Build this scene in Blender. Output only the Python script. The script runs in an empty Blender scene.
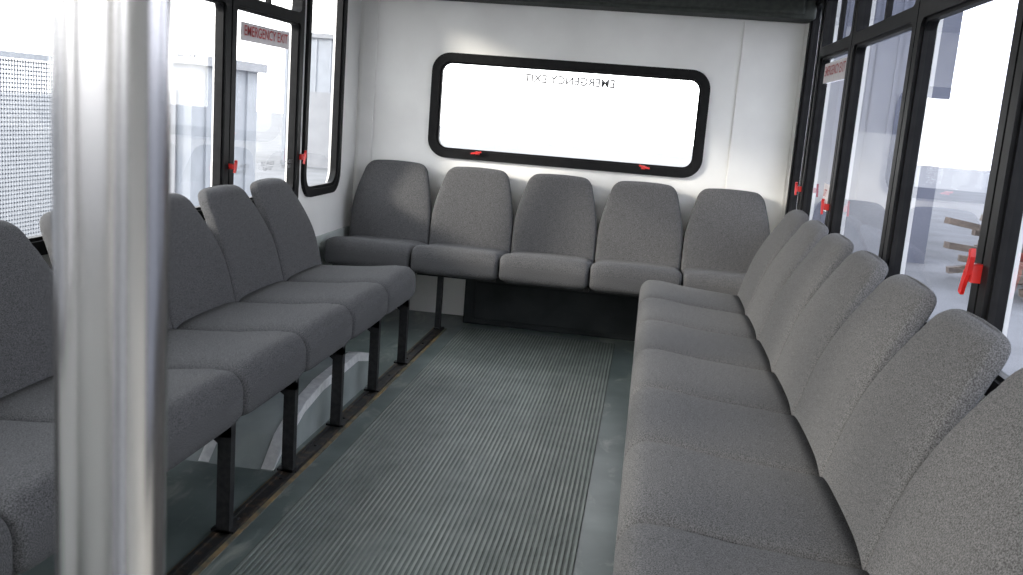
import bpy, bmesh, math, random
from mathutils import Vector, Matrix
random.seed(7)
scene=bpy.context.scene
XL,XR,YB,YF=-1.6232,.7176,5.146,-1.6
ZC=1.95
PT=.445
# ------------------------------------------------------------ materials
def newmat(name):
    m=bpy.data.materials.new(name); m.use_nodes=True
    nt=m.node_tree; b=nt.nodes['Principled BSDF']
    return m,nt,b
def mixmat(name,c1,c2,scale=20,rough=.5,bump=0,bscale=None,metal=0,detail=4,lo=.35,hi=.65,spec=.5,stretch=(1,1,1),bdist=.002,sheen=0,dirt=None):
    m,nt,b=newmat(name)
    tc=nt.nodes.new('ShaderNodeTexCoord'); mp=nt.nodes.new('ShaderNodeMapping'); mp.inputs['Scale'].default_value=stretch
    nt.links.new(tc.outputs['Object'],mp.inputs['Vector'])
    n=nt.nodes.new('ShaderNodeTexNoise'); n.inputs['Scale'].default_value=scale; n.inputs['Detail'].default_value=detail
    nt.links.new(mp.outputs['Vector'],n.inputs['Vector'])
    r=nt.nodes.new('ShaderNodeValToRGB'); r.color_ramp.elements[0].position=lo; r.color_ramp.elements[1].position=hi
    r.color_ramp.elements[0].color=(*c1,1); r.color_ramp.elements[1].color=(*c2,1)
    nt.links.new(n.outputs['Fac'],r.inputs['Fac'])
    col=r.outputs['Color']
    if dirt:
        # (colour, scale, lo, hi, amount): scuffs and dust
        c,sc,l,h_,am=dirt
        mp2=nt.nodes.new('ShaderNodeMapping'); mp2.inputs['Scale'].default_value=(1,.35,1); mp2.inputs['Rotation'].default_value=(0,0,.3)
        nt.links.new(tc.outputs['Object'],mp2.inputs['Vector'])
        n3=nt.nodes.new('ShaderNodeTexNoise'); n3.inputs['Scale'].default_value=sc; n3.inputs['Detail'].default_value=12; n3.inputs['Roughness'].default_value=.65; n3.inputs['Distortion'].default_value=.6
        nt.links.new(mp2.outputs['Vector'],n3.inputs['Vector'])
        mr=nt.nodes.new('ShaderNodeMapRange'); mr.inputs['From Min'].default_value=l; mr.inputs['From Max'].default_value=h_; mr.inputs['To Max'].default_value=am
        nt.links.new(n3.outputs['Fac'],mr.inputs['Value'])
        mx=nt.nodes.new('ShaderNodeMixRGB'); mx.inputs['Color2'].default_value=(*c,1)
        nt.links.new(mr.outputs[0],mx.inputs['Fac']); nt.links.new(col,mx.inputs['Color1']); col=mx.outputs['Color']
    nt.links.new(col,b.inputs['Base Color'])
    b.inputs['Roughness'].default_value=rough; b.inputs['Metallic'].default_value=metal
    b.inputs['Specular IOR Level'].default_value=spec
    if sheen:
        b.inputs['Sheen Weight'].default_value=sheen; b.inputs['Sheen Roughness'].default_value=.5
    if bump:
        n2=nt.nodes.new('ShaderNodeTexNoise'); n2.inputs['Scale'].default_value=bscale or scale; n2.inputs['Detail'].default_value=3
        nt.links.new(mp.outputs['Vector'],n2.inputs['Vector'])
        bp=nt.nodes.new('ShaderNodeBump'); bp.inputs['Strength'].default_value=bump; bp.inputs['Distance'].default_value=bdist
        nt.links.new(n2.outputs['Fac'],bp.inputs['Height']); nt.links.new(bp.outputs['Normal'],b.inputs['Normal'])
    return m
M_fab=mixmat('tweed_fabric',(.037,.037,.038),(.130,.129,.132),scale=400,rough=.95,bump=.15,bscale=450,detail=3,lo=.34,hi=.68,spec=.08,sheen=.03,bdist=.001)
M_black=mixmat('black_steel',(.008,.008,.009),(.02,.02,.021),scale=60,rough=.5,spec=.3)
M_frame=mixmat('black_window_frame',(.004,.004,.0045),(.008,.008,.0085),scale=30,rough=.5,spec=.15)
M_wall=mixmat('white_wall_panel',(.72,.712,.69),(.80,.795,.77),scale=3,rough=.3,bump=.12,bscale=90,bdist=.001)
M_wallL=mixmat('grey_lower_panel',(.38,.41,.39),(.50,.53,.51),scale=6,rough=.45,bump=.2,bscale=150)
M_well=mixmat('wheel_well_vinyl',(.24,.27,.26),(.34,.37,.355),scale=6,rough=.4)
M_ceil=mixmat('ceiling_vinyl',(.70,.70,.68),(.76,.76,.75),scale=5,rough=.6)
M_dark=mixmat('dark_header',(.026,.031,.027),(.042,.047,.041),scale=40,rough=.8,bump=.3,bscale=300)
M_box=mixmat('bench_shade_dark',(.012,.014,.015),(.026,.030,.031),scale=5,rough=.7,spec=.15)  # near-black colour carries the shade below the rear seats
M_floor=mixmat('rubber_floor',(.070,.090,.086),(.135,.162,.152),scale=6,rough=.38,bump=.1,bscale=90,detail=10,lo=.3,hi=.78,dirt=((.30,.31,.27),11,.54,.72,.8))
M_groove=mixmat('rib_groove',(.078,.093,.082),(.125,.142,.126),scale=12,rough=.6,dirt=((.05,.055,.045),5,.45,.75,.6))
M_ridge=mixmat('rib_ridge',(.138,.158,.142),(.235,.258,.230),scale=9,rough=.5,detail=8,stretch=(1,.4,1),spec=.4,dirt=((.33,.34,.30),7,.52,.74,.75))
M_track=mixmat('seat_track_metal',(.012,.012,.012),(.10,.065,.035),scale=25,rough=.6,lo=.5,hi=.8,detail=6)
M_dirt=mixmat('rusty_edge',(.09,.085,.06),(.26,.17,.07),scale=14,rough=.8,detail=8,lo=.42,hi=.68)
M_alu=mixmat('aluminium_trim',(.75,.75,.75),(.92,.92,.91),scale=40,rough=.4,metal=.3,bump=.4,bscale=120)
M_red=mixmat('red_plastic',(.50,.012,.01),(.62,.02,.015),scale=30,rough=.35)
M_decal=mixmat('red_decal_ink',(.42,.04,.04),(.5,.06,.06),scale=30,rough=.5)
M_decalw=mixmat('decal_backing',(.72,.67,.67),(.8,.75,.75),scale=30,rough=.5)
M_ink=mixmat('grey_decal_ink',(.16,.16,.165),(.20,.20,.205),scale=30,rough=.6)
M_ground=mixmat('gravel_ground',(.085,.087,.092),(.125,.127,.135),scale=1.2,rough=.9,detail=8)
M_wire=mixmat('galvanised_wire',(.17,.18,.20),(.21,.22,.24),scale=30,rough=.7)
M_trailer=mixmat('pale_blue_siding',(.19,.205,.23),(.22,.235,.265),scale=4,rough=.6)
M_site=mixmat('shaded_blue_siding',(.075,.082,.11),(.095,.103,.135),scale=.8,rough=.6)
M_roof=mixmat('roof_sheet',(.16,.165,.18),(.19,.195,.21),scale=4,rough=.6)
M_wood=mixmat('lumber',(.05,.038,.03),(.12,.09,.07),scale=3,rough=.8,stretch=(1,6,6))
M_steel=mixmat('brushed_steel',(.36,.355,.36),(.41,.405,.41),scale=30,rough=.20,metal=1,stretch=(1,1,.2))
M_steel.node_tree.nodes['Principled BSDF'].inputs['Anisotropic'].default_value=.3
# glass
def glassmat(name,tint,base=.07):
    m=bpy.data.materials.new(name); m.use_nodes=True; nt=m.node_tree
    for x in list(nt.nodes):
        if x.type!='OUTPUT_MATERIAL': nt.nodes.remove(x)
    out=nt.nodes['Material Output']
    t=nt.nodes.new('ShaderNodeBsdfTransparent'); t.inputs[0].default_value=(*tint,1)
    g=nt.nodes.new('ShaderNodeBsdfGlossy'); g.inputs['Roughness'].default_value=.02
    lw=nt.nodes.new('ShaderNodeLayerWeight'); lw.inputs['Blend'].default_value=.5
    pw=nt.nodes.new('ShaderNodeMath'); pw.operation='POWER'; pw.inputs[1].default_value=4
    ml=nt.nodes.new('ShaderNodeMath'); ml.operation='MULTIPLY_ADD'; ml.inputs[1].default_value=.9; ml.inputs[2].default_value=base; ml.use_clamp=True
    mx=nt.nodes.new('ShaderNodeMixShader')
    nt.links.new(lw.outputs['Facing'],pw.inputs[0]); nt.links.new(pw.outputs[0],ml.inputs[0])
    nt.links.new(ml.outputs[0],mx.inputs[0]); nt.links.new(t.outputs[0],mx.inputs[1]); nt.links.new(g.outputs[0],mx.inputs[2]); nt.links.new(mx.outputs[0],out.inputs[0])
    return m
M_glass=glassmat('window_glass',(.92,.94,.96),.05)
M_glassT=glassmat('tinted_window_glass',(.62,.655,.75),.10)
# ------------------------------------------------------------ helpers
def obj(name,bm,mats,loc=(0,0,0),smooth=False,parent=None,bevel=0):
    me=bpy.data.meshes.new(name+'_mesh')
    bmesh.ops.recalc_face_normals(bm,faces=bm.faces[:])
    bm.to_mesh(me); bm.free()
    for m in mats: me.materials.append(m)
    if smooth:
        for p in me.polygons: p.use_smooth=True
    o=bpy.data.objects.new(name,me); scene.collection.objects.link(o); o.location=loc
    if parent: o.parent=parent
    if bevel:
        md=o.modifiers.new('bevel','BEVEL'); md.width=bevel; md.segments=2; md.limit_method='ANGLE'
    return o
def box(bm,x0,x1,y0,y1,z0,z1,mi=0,rot=None,piv=None):
    vs=[bm.verts.new((x,y,z)) for x in (x0,x1) for y in (y0,y1) for z in (z0,z1)]
    for f in ((0,1,3,2),(4,6,7,5),(0,4,5,1),(2,3,7,6),(0,2,6,4),(1,5,7,3)):
        fc=bm.faces.new([vs[i] for i in f]); fc.material_index=mi
    if rot is not None: bmesh.ops.rotate(bm,verts=vs,cent=piv,matrix=rot)
    return vs
def rrect(u0,u1,v0,v1,r=0,n=8):
    if r<=0: return [(u0,v0),(u1,v0),(u1,v1),(u0,v1)]
    L=[]
    for cx,cy,a in ((u1-r,v0+r,-90),(u1-r,v1-r,0),(u0+r,v1-r,90),(u0+r,v0+r,180)):
        for i in range(n+1):
            t=math.radians(a+90*i/n); L.append((cx+r*math.cos(t),cy+r*math.sin(t)))
    return L
def plate(bm,loops,w0,w1,mp,mi=0):
    cu=bpy.data.curves.new('tmp','CURVE'); cu.dimensions='2D'; cu.fill_mode='BOTH'; cu.extrude=(w1-w0)/2
    for L in loops:
        s=cu.splines.new('POLY'); s.points.add(len(L)-1); s.use_cyclic_u=True
        for p,q in zip(s.points,L): p.co=(q[0],q[1],0,1)
    o=bpy.data.objects.new('tmp',cu); scene.collection.objects.link(o)
    dg=bpy.context.evaluated_depsgraph_get(); me=o.evaluated_get(dg).to_mesh()
    vs=[bm.verts.new(mp(v.co.x,v.co.y,v.co.z+(w0+w1)/2)) for v in me.vertices]
    for p in me.polygons:
        try: f=bm.faces.new([vs[i] for i in p.vertices]); f.material_index=mi
        except ValueError: pass
    bmesh.ops.remove_doubles(bm,verts=vs,dist=1e-5)
    o.evaluated_get(dg).to_mesh_clear(); bpy.data.objects.remove(o); bpy.data.curves.remove(cu)
mpL=lambda u,v,w:(XL-w,u,v)      # w>0 = outward
mpR=lambda u,v,w:(XR+w,u,v)
mpB=lambda u,v,w:(u,YB+w,v)
mpF=lambda u,v,w:(u,YF-w,v)
# ------------------------------------------------------------ windows layout
ZS,ZT=.66,1.80
left_units=[(4.33,4.87,'r'),(3.52,4.27,'t'),(2.76,3.51,'t'),(2.0,2.75,'t'),(1.24,1.99,'t'),(.48,1.23,'t'),(-.28,.47,'t'),(-1.3,-.4,'t')]
right_units=[(4.66,5.05,'r'),(3.88,4.62,'t'),(2.94,3.87,'t'),(2.10,2.93,'t'),(1.27,2.09,'t'),(.45,1.26,'t')]
def wall_side(name,mp,units,extra=[]):
    bm=bmesh.new()
    holes=[rrect(a+.012,b-.012,ZS+.012,ZT-.012,.10 if k=='r' else .0) for a,b,k in units]+extra
    plate(bm,[rrect(YF-.05,YB+.05,0,ZC)]+holes,0,.05,mp,0)
    return obj(name,bm,[M_wall])
wall_side('wall_left',mpL,left_units)
wall_side('wall_right',mpR,right_units,[rrect(-1.2,-.2,.05,1.8)])
RW=(-1.21,.262,.868,1.425)
bm=bmesh.new(); plate(bm,[rrect(XL,XR,0,ZC),rrect(RW[0]+.012,RW[1]-.012,RW[2]+.012,RW[3]-.012,.085)],0,.05,mpB)
obj('wall_back',bm,[M_wall])
bm=bmesh.new(); plate(bm,[rrect(XL,XR,0,ZC),rrect(XL+.12,XR-.12,.75,1.75,.1)],0,.05,mpF)
obj('wall_front',bm,[M_wall])
def latch(bm,mp,u,v,sgn=1,mi=2,s=1):
    def q(pts,w0,w1): plate(bm,[[(u+sgn*x*s,v+y*s) for x,y in pts]],w0,w1,mp,mi)
    q([(-.012,-.02),(.012,-.02),(.012,.02),(-.012,.02)],-.035,-.015)
    q([(-.008,.0),(.010,-.004),(.018,.035),(.012,.052),(0,.048),(.004,.035)],-.045,-.035)
    q([(-.010,.004),(.008,-.004),(-.012,-.050),(-.028,-.045)],-.045,-.037)
def window(name,mp,u0,u1,v0,v1,kind,latches=(),tr=1.507,gm=None):
    bm=bmesh.new()
    bw=.040
    if kind=='t':
        plate(bm,[rrect(u0,u1,v0,v1,.02),rrect(u0+bw,u1-bw,v0+bw,tr-.022,.03),rrect(u0+bw,u1-bw,tr+.022,v1-bw,.03)],-.016,.03,mp,0)
        plate(bm,[rrect(u0+bw-.012,u1-bw+.012,v0+bw-.012,tr-.010,.03),rrect(u0+bw+.010,u1-bw-.010,v0+bw+.010,tr-.032,.03)],-.006,.015,mp,0)
        um=(u0+u1)/2
        plate(bm,[rrect(um-.012,um+.012,tr+.02,v1-bw)],-.006,.012,mp,0)
    else:
        plate(bm,[rrect(u0,u1,v0,v1,.11),rrect(u0+.035,u1-.035,v0+.035,v1-.035,.085)],-.016,.03,mp,0)
        plate(bm,[rrect(u0+.03,u1-.03,v0+.03,v1-.03,.085),rrect(u0+.05,u1-.05,v0+.05,v1-.05,.07)],-.006,.015,mp,0)
    e=.03
    q=[bm.verts.new(mp(a,b_,.008)) for a,b_ in ((u0+e,v0+e),(u1-e,v0+e),(u1-e,v1-e),(u0+e,v1-e))]
    f=bm.faces.new(q); f.material_index=1
    for l in latches: latch(bm,mp,*l)
    return obj(name,bm,[M_frame,gm or M_glass,M_red])
k=1; WN={}
for i,(a,b_,kd) in enumerate(left_units):
    la=[]
    if kd=='t' and i in(1,3): la=[(b_-.0,.86,1,2,.62),(a-.0,.85,1,2,.5)]
    WN['L',i]=window(f'window_{k}',mpL,a,b_,ZS,ZT,kd,la,1.478); k+=1
for i,(a,b_,kd) in enumerate(right_units):
    la=[]
    if i==1: la=[(b_+.0,.89,1,2,.6),(a+.0,.87,1,2,.6)]
    if i==3: la=[(a+.0,.885,-1,2,1.0)]
    WN['R',i]=window(f'window_{k}',mpR,a,b_,ZS,ZT,kd,la,1.507,M_glassT); k+=1
# rear window
bm=bmesh.new()
plate(bm,[rrect(*RW,.10),rrect(RW[0]+.045,RW[1]-.045,RW[2]+.045,RW[3]-.045,.06)],-.02,.03,mpB,0)
plate(bm,[rrect(RW[0]+.04,RW[1]-.04,RW[2]+.04,RW[3]-.04,.065),rrect(RW[0]+.055,RW[1]-.055,RW[2]+.055,RW[3]-.055,.05)],-.008,.02,mpB,0)
e=.035
f=bm.faces.new([bm.verts.new(mpB(a,c,.01)) for a,c in ((RW[0]+e,RW[2]+e),(RW[1]-e,RW[2]+e),(RW[1]-e,RW[3]-e),(RW[0]+e,RW[3]-e))]); f.material_index=1
def hlatch(u,v,s):
    def q(pts,w0,w1): plate(bm,[[(u+s*x,v+y) for x,y in pts]],w0,w1,mpB,2)
    q([(-.010,-.008),(.010,-.008),(.010,.010),(-.010,.010)],-.036,-.018)
    q([(-.034,.002),(.0,.009),(.020,.014),(.024,.006),(0,-.002),(-.034,-.006)],-.046,-.036)
hlatch(-.93,.905,1); hlatch(-.04,.905,-1)
WN['B']=obj(f'window_{k}',bm,[M_frame,M_glass,M_red]); k+=1
# windshield
bm=bmesh.new()
plate(bm,[rrect(XL+.1,XR-.1,.73,1.77,.11),rrect(XL+.15,XR-.15,.78,1.72,.08)],-.02,.03,mpF,0)
f=bm.faces.new([bm.verts.new(mpF(a,c,.01)) for a,c in ((XL+.13,.76),(XR-.13,.76),(XR-.13,1.74),(XL+.13,1.74))]); f.material_index=1
obj(f'window_{k}',bm,[M_frame,M_glass])
# entry door on the kerb side (behind the photographer)
bm=bmesh.new()
for a,b_ in ((-1.19,-.705),(-.695,-.21)):
    plate(bm,[rrect(a,b_,.06,1.79,.02),rrect(a+.06,b_-.06,.15,1.72,.05)],0.005,.045,mpR,0)
    f=bm.faces.new([bm.verts.new(mpR(x,z,.02)) for x,z in ((a+.05,.14),(b_-.05,.14),(b_-.05,1.73),(a+.05,1.73))]); f.material_index=1
obj('door_1',bm,[M_frame,M_glass])
# decals (text), fixed to their windows
def decal(name,txt,mp,u,v,size,direc,mat,parent,back=None,w=-.002,off=.0006):
    cu=bpy.data.curves.new('tmp','FONT'); cu.body=txt; cu.size=size; cu.align_x='CENTER'; cu.offset=off
    o=bpy.data.objects.new('tmp',cu); scene.collection.objects.link(o)
    dg=bpy.context.evaluated_depsgraph_get(); me=o.evaluated_get(dg).to_mesh()
    bm=bmesh.new()
    vs=[bm.verts.new(mp(u+direc*q.co.x,v+q.co.y,w)) for q in me.vertices]
    for p in me.polygons:
        try: bm.faces.new([vs[i] for i in p.vertices])
        except ValueError: pass
    if back:
        f=bm.faces.new([bm.verts.new(mp(u+x,v+z,w+.004)) for x,z in ((-back[0],-back[1]),(back[0],-back[1]),(back[0],back[2]),(-back[0],back[2]))]); f.material_index=1
    o.evaluated_get(dg).to_mesh_clear(); bpy.data.objects.remove(o)
    return obj(name,bm,[mat,M_decalw],parent=parent)
decal('emergency_exit_decal','EMERGENCY EXIT',mpL,3.88,1.355,.056,1,M_decal,WN['L',1],(.25,.022,.05))
decal('emergency_exit_decal','EMERGENCY EXIT',mpR,4.25,1.40,.058,-1,M_decal,WN['R',1],(.27,.03,.055))
decal('emergency_exit_decal','EMERGENCY EXIT',mpB,-.47,1.303,.060,-1,M_ink,WN['B'],off=.0013)
for u in (3.66,3.93,4.14):
    decal('instruction_decal','PULL HANDLE\nPUSH OUT',mpL,u,.835,.022,1,M_ink,WN['L',1],off=0)
decal('instruction_decal','LIFT\nPUSH',mpR,4.08,.90,.04,-1,M_decal,WN['R',1],(.06,.06,.05))
# ------------------------------------------------------------ floor / ceiling
bm=bmesh.new(); box(bm,XL-.05,XR+.05,YF-.05,YB+.05,-.08,0); obj('floor',bm,[M_floor])
bm=bmesh.new()
prof=[]
n=24
for i in range(n+1):
    t=i/n; x=XL-.05+(XR-XL+.1)*t; prof.append((x,ZC-.10+.16*(1-abs(2*t-1)**3.2)))
for (xa,za),(xb,zb) in zip(prof,prof[1:]):
    v=[bm.verts.new(p) for p in ((xa,YF-.05,za),(xb,YF-.05,zb),(xb,YB+.05,zb),(xa,YB+.05,za))]; bm.faces.new(v)
    v=[bm.verts.new(p) for p in ((xa,YF-.05,za+.06),(xb,YF-.05,zb+.06),(xb,YB+.05,zb+.06),(xa,YB+.05,za+.06))]; bm.faces.new(v)
bmesh.ops.remove_doubles(bm,verts=bm.verts[:],dist=1e-5)
obj('ceiling',bm,[M_ceil],smooth=True)
bm=bmesh.new()
box(bm,XL+.004,XR-.004,4.94,YB-.002,1.69,ZC-.11); box(bm,XL+.06,XR-.06,4.92,4.942,1.71,1.79,0)
obj('rear_ceiling_duct',bm,[M_dark],bevel=.02)
# aisle ribbed mat
bm=bmesh.new()
x0,x1=-.90,-.09; rp=.0150; nr=int((x1-x0)/rp); ya,yb=-1.3,4.86
for i in range(nr):
    a=x0+i*rp; pts=[(a,.0015),(a+.0035,.0015),(a+.0055,.0038),(a+.0115,.0038),(a+.0135,.0015),(a+.015,.0015)]
    for j,(p,q) in enumerate(zip(pts,pts[1:])):
        f=bm.faces.new([bm.verts.new(c) for c in ((p[0],ya,p[1]),(q[0],ya,q[1]),(q[0],yb,q[1]),(p[0],yb,p[1]))]); f.material_index=1 if j==2 else 0
obj('ribbed_aisle_mat',bm,[M_groove,M_ridge])
# seat tracks (bolts are part of the track)
def track(name,x,y0,y1):
    bm=bmesh.new()
    box(bm,x-.022,x+.022,y0,y1,0,.007); box(bm,x-.022,x-.012,y0,y1,.007,.012); box(bm,x+.012,x+.022,y0,y1,.007,.012)
    box(bm,x-.034,x-.0225,y0,y1,0,.003,1); box(bm,x+.0225,x+.036,y0,y1,0,.003,1)
    for i in range(int((y1-y0)/.3)):
        m=Matrix.Translation((x,y0+.1+i*.3,.009)); bmesh.ops.create_cone(bm,cap_ends=True,segments=10,radius1=.006,radius2=.005,depth=.005,matrix=m)
    obj(name,bm,[M_track,M_dirt])
track('seat_track',-1.002,-.2,4.78); track('seat_track',.07,.2,4.5)
# dark box shaped to stand in for the shade under the rear bench
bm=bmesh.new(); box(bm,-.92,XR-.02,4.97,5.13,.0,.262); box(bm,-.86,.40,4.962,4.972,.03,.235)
obj('rear_bench_shade_box',bm,[M_box],bevel=.012)
# wheel well cover: low box with metal edging
bm=bmesh.new()
WX=-1.055
sec=[(2.66,0),(2.76,.08),(2.92,.14),(3.10,.165),(3.50,.17),(3.66,.13),(3.76,.06),(3.80,0)]
f=bm.faces.new([bm.verts.new((WX,y,z)) for y,z in sec])
for (ya_,za_),(yb_,zb_) in zip(sec,sec[1:]):
    bm.faces.new([bm.verts.new(c) for c in ((XL+.013,ya_,za_),(WX,ya_,za_),(WX,yb_,zb_),(XL+.013,yb_,zb_))])
    for (xa,xb,o_) in ((WX-.035,WX+.005,.004),(WX-.24,WX-.205,.003)):
        v=[bm.verts.new(c) for c in ((xa,ya_,za_+o_),(xb,ya_,za_+o_),(xb,yb_,zb_+o_),(xa,yb_,zb_+o_))]
        f=bm.faces.new(v); f.material_index=1
    f=bm.faces.new([bm.verts.new(c) for c in ((WX+.005,ya_,za_+.004),(WX+.005,yb_,zb_+.004),(WX+.005,yb_,max(0,zb_-.03)),(WX+.005,ya_,max(0,za_-.03)))]); f.material_index=1
obj('wheel_well_cover',bm,[M_well,M_alu])
bm=bmesh.new(); box(bm,XL+.0,XL+.012,.0,YB,.0,.45); obj('trim_1',bm,[M_wallL])
bm=bmesh.new(); box(bm,XR-.012,XR,.0,YB,.0,.45); obj('trim_2',bm,[M_wallL])
bm=bmesh.new(); box(bm,.395,XR-.02,YB-.010,YB,.5,1.69); obj('trim_3',bm,[M_wall],bevel=.004)
bm=bmesh.new(); box(bm,XL+.015,XL+.10,YB-.012,YB,.5,1.69); obj('trim_4',bm,[M_wall],bevel=.006)
# ------------------------------------------------------------ seats
def ring(a,b_,n,N=44):
    L=[]
    for i in range(N):
        t=2*math.pi*i/N; c,s=math.cos(t),math.sin(t)
        L.append((a*math.copysign(abs(c)**(2/n),c),b_*math.copysign(abs(s)**(2/n),s)))
    return L
def loft(bm,rings,mi=0):
    R=[[bm.verts.new(p) for p in r_] for r_ in rings]
    N=len(R[0])
    for A,B in zip(R,R[1:]):
        for i in range(N):
            f=bm.faces.new((A[i],A[(i+1)%N],B[(i+1)%N],B[i])); f.material_index=mi; f.smooth=True
    for A,c in ((R[0],1),(R[-1],1)):
        m=sum((v.co for v in A),Vector())/N; inner=[bm.verts.new(m+(v.co-m)*.5) for v in A]; cv=bm.verts.new(m)
        for i in range(N):
            f=bm.faces.new((A[i],A[(i+1)%N],inner[(i+1)%N],inner[i])); f.material_index=mi; f.smooth=True
            f=bm.faces.new((inner[i],inner[(i+1)%N],cv)); f.material_index=mi; f.smooth=True
def interp(T,s):
    for (a,va),(b_,vb) in zip(T,T[1:]):
        if s<=b_:
            k=(s-a)/(b_-a); return va+(vb-va)*k
    return T[-1][1]
def sinterp(T,s): # smoothed
    return (interp(T,max(0,s-.05))+interp(T,s)*2+interp(T,min(1,s+.05)))/4
def seat_mesh(name,D,rec,zt,front=1,rear=1,wall=0,legy=.027,b0=.074,lx=.209,barz=.272):
    bm=bmesh.new()
    a0,Rr=.2210,.046
    ys=[0,.003,.008,.015,.025,.035,.046,.09,.14,.2,.26,.32,D-.03,D-.008,D+.045]
    rg=[]
    for y in ys:
        s=math.sqrt(max(0,1-((Rr-y)/Rr)**2)) if y<Rr else 1
        b_=b0-Rr+Rr*s; a=a0-.020+.020*s
        zc=.450-b0+.002-.012*(1-s)-.028*(y/D)+.008*math.exp(-((y-.09)/.07)**2)
        r_=[]
        for x,z in ring(a,b_,7):
            if z>0: z+=.004*(1-(x/a)**2)*s
            r_.append((x,y,zc+z))
        rg.append(r_)
    loft(bm,rg,0)
    # back pad: full width at the lumbar, tapering shoulders, flat rounded top
    zb=.34; rg=[]
    T=[(0,.212),(.12,.2205),(.42,.2205),(.55,.214),(.72,.198),(.88,.177),(1,.163)]
    Hh=zt-zb; rc=.046; rt=.024
    svals=[0,.01,.03]+[.06+i*.06 for i in range(14)]+[.87,.89,.91,.925,.94,.955,.968,.98,.99,.996,1.0]
    for s in svals:
        z=zb+Hh*s; a=sinterp(T,s)
        dz=zt-z
        if dz<rc: a=a-rc+math.sqrt(max(0,rc*rc-(rc-dz)**2))
        b_=.035-.009*s
        if dz<rt: b_*=max(.15,math.sqrt(max(0,1-((rt-dz)/rt)**2)))
        if s<.03: b_*=.7+.3*s/.03
        yc=D+.030+rec*(s**1.1)+.014*math.cos(s*math.pi*1.6)
        r_=[]
        for x,y in ring(a,b_,5.4):
            if y<0: y-=.003*(1-(x/max(a,.01))**2)
            y-=.012*(abs(x)/.22)**3*(1-s)
            zz=z-(.010*(x/.16)**2 if dz<.06 else .010*(x/.16)**2*max(0,(s-.5)/.5))*min(1,s*1.5)
            r_.append((x,yc+y,zz))
        rg.append(r_)
    loft(bm,rg,0)
    wy=D+.0
    zb_=.450-2*b0
    box(bm,-.2,.2,.09,.115,zb_-.012,zb_+.014,1); box(bm,-.2,.2,D-.03,D-.005,.27,.298,1)
    box(bm,lx-.013,lx+.013,legy,wy+wall,barz,barz+.024,1)
    if front:
        box(bm,lx-.013,lx+.013,legy,legy+.036,.0125,barz+.035,1)
        box(bm,lx-.013,lx+.013,legy-.012,legy+.05,.0125,.020,1)
        box(bm,lx-.006,lx+.006,legy+.02,legy+.085,.25,.263,1,Matrix.Rotation(math.radians(35),3,'X'),Vector((lx,legy+.036,.250)))
    if rear:
        box(bm,lx-.013,lx+.013,D-.035,D-.005,.0125,.29,1); box(bm,lx-.013,lx+.013,D-.05,D+.01,.0,.013,1)
    for sx in (-.12,.12):
        v=[bm.verts.new(c) for c in ((sx-.012,D-.03,.28),(sx+.012,D-.03,.28),(sx+.012,D+.03,.29),(sx-.012,D+.03,.29),
            (sx-.012,D+.055+rec*.5,.6),(sx+.012,D+.055+rec*.5,.6),(sx+.012,D+.075+rec*.5,.6),(sx-.012,D+.075+rec*.5,.6))]
        for q in ((0,1,5,4),(1,2,6,5),(2,3,7,6),(3,0,4,7),(4,5,6,7),(0,3,2,1)):
            f=bm.faces.new([v[i] for i in q]); f.material_index=1
    bmesh.ops.recalc_face_normals(bm,faces=bm.faces[:])
    me=bpy.data.meshes.new(name); bm.to_mesh(me); bm.free(); me.materials.append(M_fab); me.materials.append(M_black)
    return me
def place(me,loc,rz):
    o=bpy.data.objects.new('bus_seat',me); scene.collection.objects.link(o); o.location=loc; o.rotation_euler=(0,0,rz)
mR=seat_mesh('seat_right',.40,.190,.832,legy=.045)
mL=seat_mesh('seat_left',.40,.172,.792,rear=0,wall=.22)
mB=seat_mesh('seat_rear',.385,.105,.834,front=0,rear=0,wall=.17,b0=.070,legy=.12,barz=.29)
mB1=seat_mesh('seat_rear_leg',.385,.105,.834,front=1,rear=0,wall=.17,legy=.16,b0=.070,lx=-.095,barz=.29)
for i in range(-1,7): place(mR,(.0066,1.63+PT*(i-.5),0),-math.pi/2)
for i in range(-3,5): place(mL,(-.955,2.2246+PT*(i-.5),0),math.pi/2)
for i in range(5): place(mB1 if i==1 else mB,(-1.132+PT*(i-.5),4.55,0),0)
# ------------------------------------------------------------ grab pole
bm=bmesh.new()
px,py=-.163,.274
R0=.0168
prof=[(.034,.0),(.034,.006),(.026,.014),(R0,.022),(R0,ZC+.02),(.026,ZC+.03),(.034,ZC+.04),(.034,ZC+.05)]
NS=64; RR=[[bm.verts.new((r_*math.cos(2*math.pi*i/NS),r_*math.sin(2*math.pi*i/NS),z)) for i in range(NS)] for r_,z in prof]
for A,B in zip(RR,RR[1:]):
    for i in range(NS): bm.faces.new((A[i],A[(i+1)%NS],B[(i+1)%NS],B[i]))
obj('grab_pole',bm,[M_steel],loc=(px,py,0),smooth=True)
# ------------------------------------------------------------ exterior
GZ=-.75
bm=bmesh.new(); f=bm.faces.new([bm.verts.new(c) for c in ((-60,-30,GZ),(60,-30,GZ),(60,90,GZ),(-60,90,GZ))]); obj('ground',bm,[M_ground])
bm=bmesh.new(); fx=-5.2; fy=9.0
for i in range(6):
    m=Matrix.Translation((fx,-1+i*2.0,GZ+1.0)); bmesh.ops.create_cone(bm,cap_ends=True,segments=10,radius1=.035,radius2=.035,depth=2.1,matrix=m)
for z in (GZ+.1,GZ+2.03): box(bm,fx-.03,fx+.03,-1,fy,z-.025,z+.025)
for i in range(int((fy+1)/.035)): box(bm,fx-.004,fx+.004,-1+i*.035,-1+i*.035+.013,GZ+.1,GZ+2.0)
for j in range(54): box(bm,fx-.004,fx+.004,-1,fy,GZ+.12+j*.035,GZ+.133+j*.035)
obj('mesh_fence',bm,[M_wire])
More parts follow.
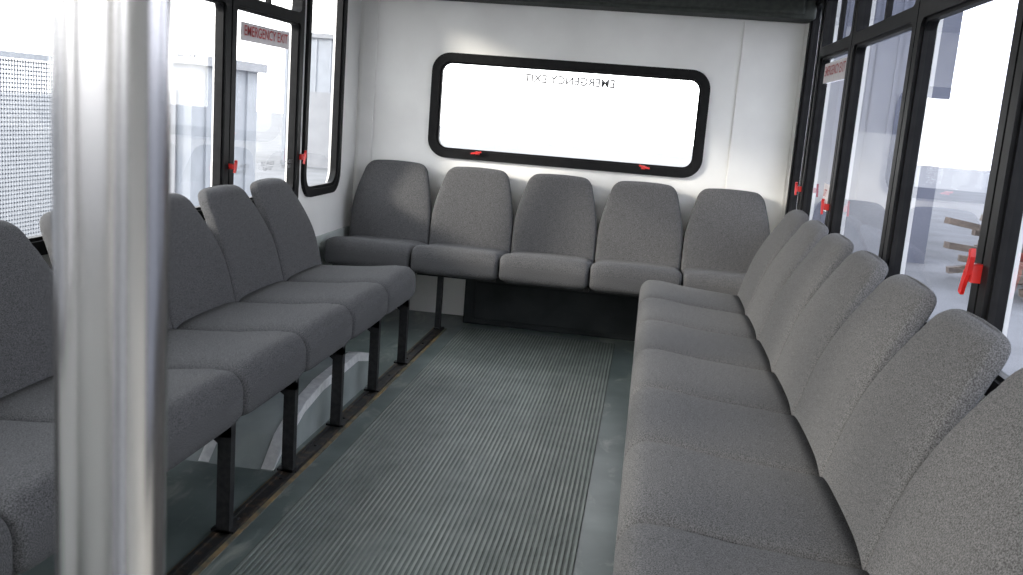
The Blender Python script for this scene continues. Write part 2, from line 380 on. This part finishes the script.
def shed(name,x0,x1,y0,y1,h,mat):
    bm=bmesh.new(); box(bm,x0,x1,y0,y1,GZ,GZ+h)
    n=int((y1-y0)/.4)
    for i in range(n): box(bm,x0-.03,x0,y0+i*.4,y0+i*.4+.06,GZ,GZ+h); box(bm,x1,x1+.03,y0+i*.4,y0+i*.4+.06,GZ,GZ+h)
    n=int((x1-x0)/.4)
    for i in range(n): box(bm,x0+i*.4,x0+i*.4+.06,y0-.03,y0,GZ,GZ+h)
    box(bm,x0-.1,x1+.1,y0-.1,y1+.1,GZ+h,GZ+h+.12,1)
    box(bm,x0+.6,x0+1.5,y0-.05,y0-.02,GZ,GZ+min(2,h-.3),1)
    obj(name,bm,[mat,M_roof])
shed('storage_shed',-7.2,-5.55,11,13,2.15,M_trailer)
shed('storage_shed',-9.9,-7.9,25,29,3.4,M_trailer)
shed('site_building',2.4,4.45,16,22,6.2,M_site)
bm=bmesh.new()
for i in range(40):
    y=12.5+random.random()*2.4; x=4.1+random.random()*2.0; z=GZ+.05+random.random()*.85
    box(bm,x,x+1.2+random.random(),y,y+.14,z,z+.09,0,Matrix.Rotation(random.uniform(-.35,.35),3,'Z')@Matrix.Rotation(random.uniform(-.25,.25),3,'Y'),Vector((x,y,z)))
obj('lumber_pile',bm,[M_wood])
# ------------------------------------------------------------ world + sun
w=bpy.data.worlds.new('sky'); scene.world=w; w.use_nodes=True; nt=w.node_tree
bg=nt.nodes['Background']; bg.inputs['Strength'].default_value=6.2
tc=nt.nodes.new('ShaderNodeTexCoord'); sx=nt.nodes.new('ShaderNodeSeparateXYZ'); nt.links.new(tc.outputs['Generated'],sx.inputs[0])
cr=nt.nodes.new('ShaderNodeValToRGB'); cr.color_ramp.elements[0].position=.0; cr.color_ramp.elements[1].position=.6
cr.color_ramp.elements[0].color=(1,.98,.955,1); cr.color_ramp.elements[1].color=(.93,.96,1,1)
nt.links.new(sx.outputs['Z'],cr.inputs['Fac']); nt.links.new(cr.outputs['Color'],bg.inputs['Color'])
sd=bpy.data.lights.new('sun','SUN'); sd.energy=6; sd.angle=math.radians(9); sd.color=(1,.92,.80)
so=bpy.data.objects.new('sun',sd); scene.collection.objects.link(so); so.rotation_euler=Vector((1,.62,-.40)).to_track_quat('-Z','Y').to_euler(); so.location=(-5,5,6)
# ------------------------------------------------------------ camera
f,pitch,yaw,roll,h=955.61,.1818,.1337,.0784,1.1423
fwd=Vector((-math.sin(yaw)*math.cos(pitch),math.cos(yaw)*math.cos(pitch),-math.sin(pitch)))
right=Vector((math.cos(yaw),math.sin(yaw),0)); up=right.cross(fwd)
r_=right*math.cos(roll)+up*math.sin(roll); u_=-right*math.sin(roll)+up*math.cos(roll)
cd=bpy.data.cameras.new('camera'); co=bpy.data.objects.new('camera',cd); scene.collection.objects.link(co)
m=Matrix((r_,u_,-fwd)).transposed().to_4x4(); m.translation=(0,0,h); co.matrix_world=m
cd.sensor_width=36; cd.lens=f/1023*36; cd.clip_start=.02
cd.dof.use_dof=True; cd.dof.focus_distance=3.6; cd.dof.aperture_fstop=20
scene.camera=co
scene.view_settings.view_transform='Standard'; scene.view_settings.look='None'; scene.view_settings.exposure=0
